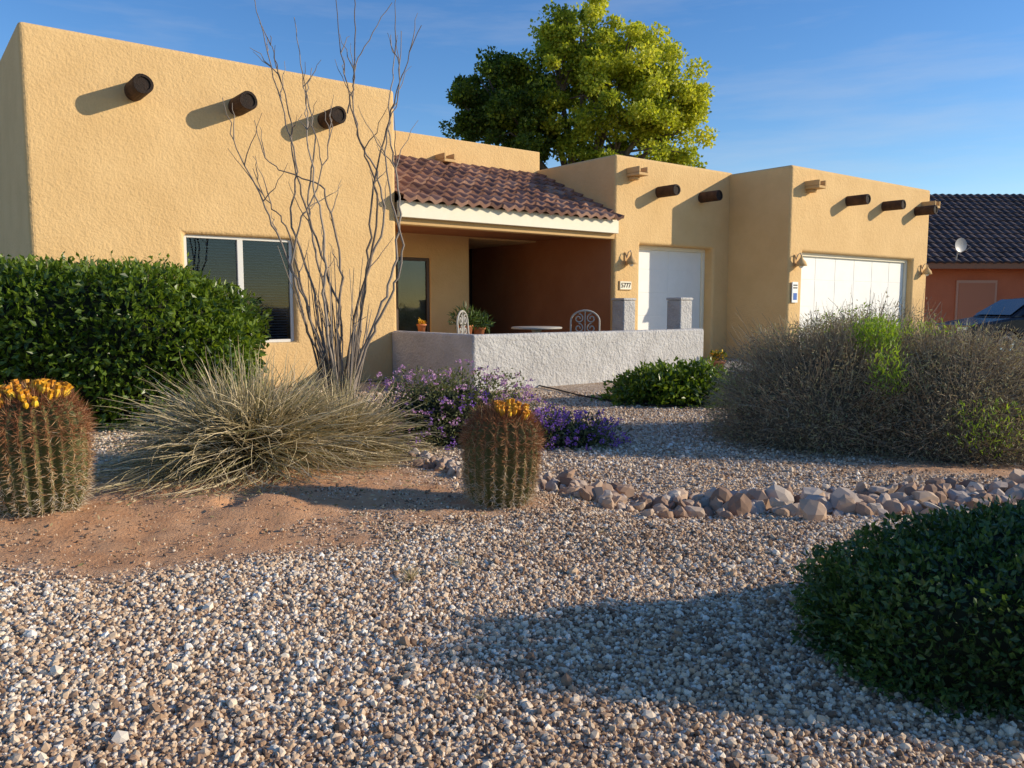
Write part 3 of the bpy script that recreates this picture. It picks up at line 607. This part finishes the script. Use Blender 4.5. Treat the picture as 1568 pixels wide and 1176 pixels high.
# barrel cacti
def barrel(loc,r,h,lean,nr=22,fq=.55,nf=46,foff=(0,0)):
    e=empty('barrel_cactus',loc); e.rotation_euler=(lean[0],lean[1],0)
    na=nr*6; nz=30; V=[]
    us=np.linspace(0,1,nz)
    def pr(u):
        z=h*u; rr=r*(.86+.16*math.sin(math.pi*min(u*1.1,1)*.8))
        if u>.72: rr*=math.sqrt(max(0,1-((u-.72)/.28)**2))*.98+.02
        if u<.15: rr*=.88+.8*u
        return rr,z
    for u in us:
        rr,z=pr(u)
        for i in range(na):
            a=2*math.pi*i/na; rib=1-.19*(.5-.5*math.cos(nr*a+u*.9))**.8
            V.append((rr*rib*math.cos(a),rr*rib*math.sin(a),z))
    F=[(j*na+i,j*na+(i+1)%na,(j+1)*na+(i+1)%na,(j+1)*na+i) for j in range(nz-1) for i in range(na)]
    F.append(tuple(range((nz-1)*na,nz*na)))
    mesh_py('ribbed_body',V,F,M_cactus,e,True)
    A=[];D=[];vr=[];LL=[]
    for k in range(nr):
        for u in np.linspace(.03,.99,34):
            rr,z=pr(u); a=(2*math.pi*k-u*.9)/nr
            out=np.array([math.cos(a),math.sin(a),.0+max(0,(u-.7)*6)]); out/=np.linalg.norm(out)
            base=np.array([rr*math.cos(a),rr*math.sin(a),z])
            top=u>.62
            for q in range(15 if top else 11):
                A.append(base+rng.normal(size=3)*.004); D.append(out*rng.uniform(.3,1.0)+rng.normal(size=3)*.68)
                vr.append(np.clip((.95-u*1.0)+rng.normal()*.22,0,1)); LL.append(rng.uniform(.028,.062) if not top else rng.uniform(.04,.085))
    for q in range(750):
        a=rng.uniform(0,6.283); qq=math.sqrt(rng.random())*.8; u=.72+.28*math.sqrt(1-qq*qq)
        A.append(np.array([qq*r*math.cos(a),qq*r*math.sin(a),h*u])); D.append(np.array([math.cos(a)*qq,math.sin(a)*qq,1.])+rng.normal(size=3)*.4); vr.append(np.clip(.2+rng.normal()*.2,0,1)); LL.append(rng.uniform(.05,.10))
    A=np.array(A); D=unit(np.array(D)); n=len(A); L=np.array(LL)*r/.29
    side=unit(np.cross(D,rng.normal(size=(n,3))))*.0018
    cur=rng.normal(size=(n,3))*.007
    V=np.stack([A+side,A-side,A+D*L[:,None]*.6-side*.7+cur,A+D*L[:,None]+cur*2.,A+D*L[:,None]*.6+side*.7+cur],1).reshape(-1,3)
    mesh_np('spines',V,np.arange(5*n).reshape(n,5),M_spine,np.repeat(vr,5),False,e)
    V=[];F=[];va=[];off=0
    for i in range(nf):
        a=rng.uniform(0,6.283); q=math.sqrt(rng.uniform(.01,1))*fq; fx=q*math.cos(a)+foff[0]; fy=q*math.sin(a)+foff[1]; q2=min(.95,math.hypot(fx,fy)); u=.72+.28*math.sqrt(max(0,1-q2*q2)); z=h*u
        ax=unit(np.array([fx*.9,fy*.9,1.0])+rng.normal(size=3)*.16)
        s=unit(np.cross(ax,[.3,.9,.1])); b_=np.cross(ax,s); sc=rng.uniform(.8,1.25)*r/.29; f_=rng.random()
        P0=np.array([fx*r,fy*r,z-.005])
        ps=[(.008,0),(.015,.012),(.0165,.03),(.013,.048),(.009,.055),(.014,.078),(.002,.074)]
        for rad,hh in ps:
            for j in range(8):
                t=j*math.pi/4; V.append(P0+ax*hh*sc+(s*math.cos(t)+b_*math.sin(t))*rad*sc*(1+.25*(j%2))); va.append(f_ if hh<.055 else f_*.4)
        for m_ in range(len(ps)-1):
            for j in range(8): F.append((off+m_*8+j,off+m_*8+(j+1)%8,off+(m_+1)*8+(j+1)%8,off+(m_+1)*8+j))
        off+=len(ps)*8
    mesh_np('fruits',V,F,M_fruit,va,False,e)
barrel((-.10,5.98,float(g(-.1,5.98))-.02),.275,.72,(0,R(3)),22,.45,36,(.22,-.15))
barrel((-3.25,5.45,float(g(-3.25,5.45))-.03),.31,.84,(0,R(-2)),24,.70,58,(0,-.1))
# ocotillo-like bare shrub
oc=empty('bare_ocotillo',(-2.42,11.2,0))
stems=[[(500,570),(492,520),(470,440),(440,370),(415,310),(385,255),(370,190)],
[(505,570),(488,490),(478,430),(445,345),(468,290),(445,200),(420,110),(400,30)],
[(508,570),(500,470),(482,400),(470,320),(487,230),(470,150),(458,60)],
[(515,570),(505,480),(512,410),(505,330),(492,260),(488,190),(500,150)],
[(520,570),(525,490),(500,420),(478,350),(455,280),(452,200),(430,120),(425,90)],
[(530,570),(545,480),(572,400),(583,310),(560,250),(545,200),(530,120),(520,20)],
[(535,570),(560,480),(570,400),(580,300),(605,210),(625,150),(655,82)],
[(545,570),(590,470),(612,400),(618,330),(607,260),(600,200),(612,130),(607,90)],
[(525,570),(518,500),(530,430),(515,350),(500,300),(465,290),(415,270),(400,210)],
[(550,570),(580,500),(610,450),(625,390),(600,300),(598,230),(620,180),(625,90)],
[(510,570),(480,500),(462,430),(450,360),(420,330),(400,280)],
[(545,570),(550,500),(555,430),(590,340),(575,270),(545,230),(538,130),(560,90),(603,30)],
[(500,570),(470,500),(455,420),(470,350),(490,330),(520,240),(510,200)],
[(540,200),(552,150),(556,60),(550,0)]]
paths=[]
for i,st in enumerate(stems):
    dy=rng.normal()*.22
    if i<13: st=[(520+(st[0][0]-520)*.4,634)]+st
    pts=np.array([((a-520)*.0090,dy*min(1,(634-b_)/250),max(0,(634-b_)*.00945)) for a,b_ in st])
    t=np.linspace(0,len(pts)-1,len(pts)*5); P=np.stack([np.interp(t,np.arange(len(pts)),pts[:,k]) for k in range(3)],-1)
    for _ in range(3):
        Q=P.copy(); Q[1:-1]=P[:-2]*.25+P[1:-1]*.5+P[2:]*.25; P=Q
    P[1:-1]+=rng.normal(size=(len(P)-2,3))*.012
    r0=.024 if i<13 else .012
    paths.append((P,np.linspace(r0,.005,len(P))))
    for _ in range(4):
        j=rng.integers(len(P)//3,len(P)-2); L=rng.uniform(.25,.8); dr=unit(np.array([rng.normal()*.6,rng.normal()*.5,1.2]))
        q=[P[j]+dr*L*w+rng.normal(size=3)*.015 for w in np.linspace(0,1,6)]; q[0]=P[j]
        paths.append((q,np.linspace(.009,.003,6)))
for _ in range(30):
    a=rng.uniform(-.4,.4); q=[(a*.4,rng.normal()*.1,0),(a,rng.normal()*.2,.8+rng.random()*.5),(a*1.5+rng.normal()*.1,rng.normal()*.25,1.3+rng.random()*1.0)]; paths.append((q,[.013,.009,.004]))
tubes('stems',paths,M_ocot,oc,5)
hp=np.array([(.4,15.0),(.75,14.2),(1.1,13.2),(1.6,12.3),(2.2,11.75),(3.0,11.9),(3.9,12.3)])
t=np.linspace(0,len(hp)-1,40); tubes('garden_hose',[(np.stack([np.interp(t,np.arange(len(hp)),hp[:,0]),np.interp(t,np.arange(len(hp)),hp[:,1]),np.full(40,.03)],-1),.014)],M_black)
# ------------------------------------------------------------------ light, sky, camera
el=R(19.5); az_to=math.atan2(-.018,1.0)
tosun=Vector((math.cos(el)*math.cos(az_to),math.cos(el)*math.sin(az_to),math.sin(el)))
sl=bpy.data.lights.new('sun','SUN'); sl.energy=5.0; sl.angle=R(.5); sl.color=(1,.87,.67)
so=bpy.data.objects.new('sun',sl); so.rotation_euler=(-tosun).to_track_quat('-Z','Y').to_euler(); so.location=(30,0,20); link(so)
w=bpy.data.worlds.new('World'); scene.world=w; w.use_nodes=True; nt=w.node_tree
bg=nt.nodes['Background']; sk=nt.nodes.new('ShaderNodeTexSky'); sk.sky_type='NISHITA'; sk.sun_disc=False
sk.sun_elevation=el; sk.sun_rotation=R(91); sk.altitude=1200; sk.air_density=1.2; sk.dust_density=.3; sk.ozone_density=3.0
hsv=N(nt,'ShaderNodeHueSaturation',Hue=.51,Saturation=1.25,Value=1.35); nt.links.new(sk.outputs[0],hsv.inputs['Color'])
tc=N(nt,'ShaderNodeTexCoord'); mp=N(nt,'ShaderNodeMapping'); mp.inputs['Scale'].default_value=(1.2,1.2,9); mp.inputs['Rotation'].default_value=(0,R(12),0)
nt.links.new(tc.outputs['Generated'],mp.inputs['Vector'])
cn=N(nt,'ShaderNodeTexNoise',Scale=2.2,Detail=7,Roughness=.6); nt.links.new(mp.outputs[0],cn.inputs['Vector'])
cr=ramp(nt,[(.5,(0,0,0)),(.85,(.28,.28,.28))],cn.outputs[0])
mx=N(nt,'ShaderNodeMix',_data_type='RGBA'); nt.links.new(cr.outputs[0],mx.inputs[0]); nt.links.new(hsv.outputs[0],mx.inputs[6]); mx.inputs[7].default_value=(5.5,5.5,5.6,1)
nt.links.new(mx.outputs[2],bg.inputs[0]); bg.inputs[1].default_value=.13
cam=bpy.data.cameras.new('camera'); cam.sensor_width=36; cam.lens=28.24; cam.clip_end=3000; cam.clip_start=.05
co=bpy.data.objects.new('camera',cam); co.location=(0,0,1.5); co.rotation_euler=(R(90-5.57),0,0); link(co); scene.camera=co
scene.view_settings.view_transform='Standard'; scene.view_settings.look='None'; scene.view_settings.exposure=0
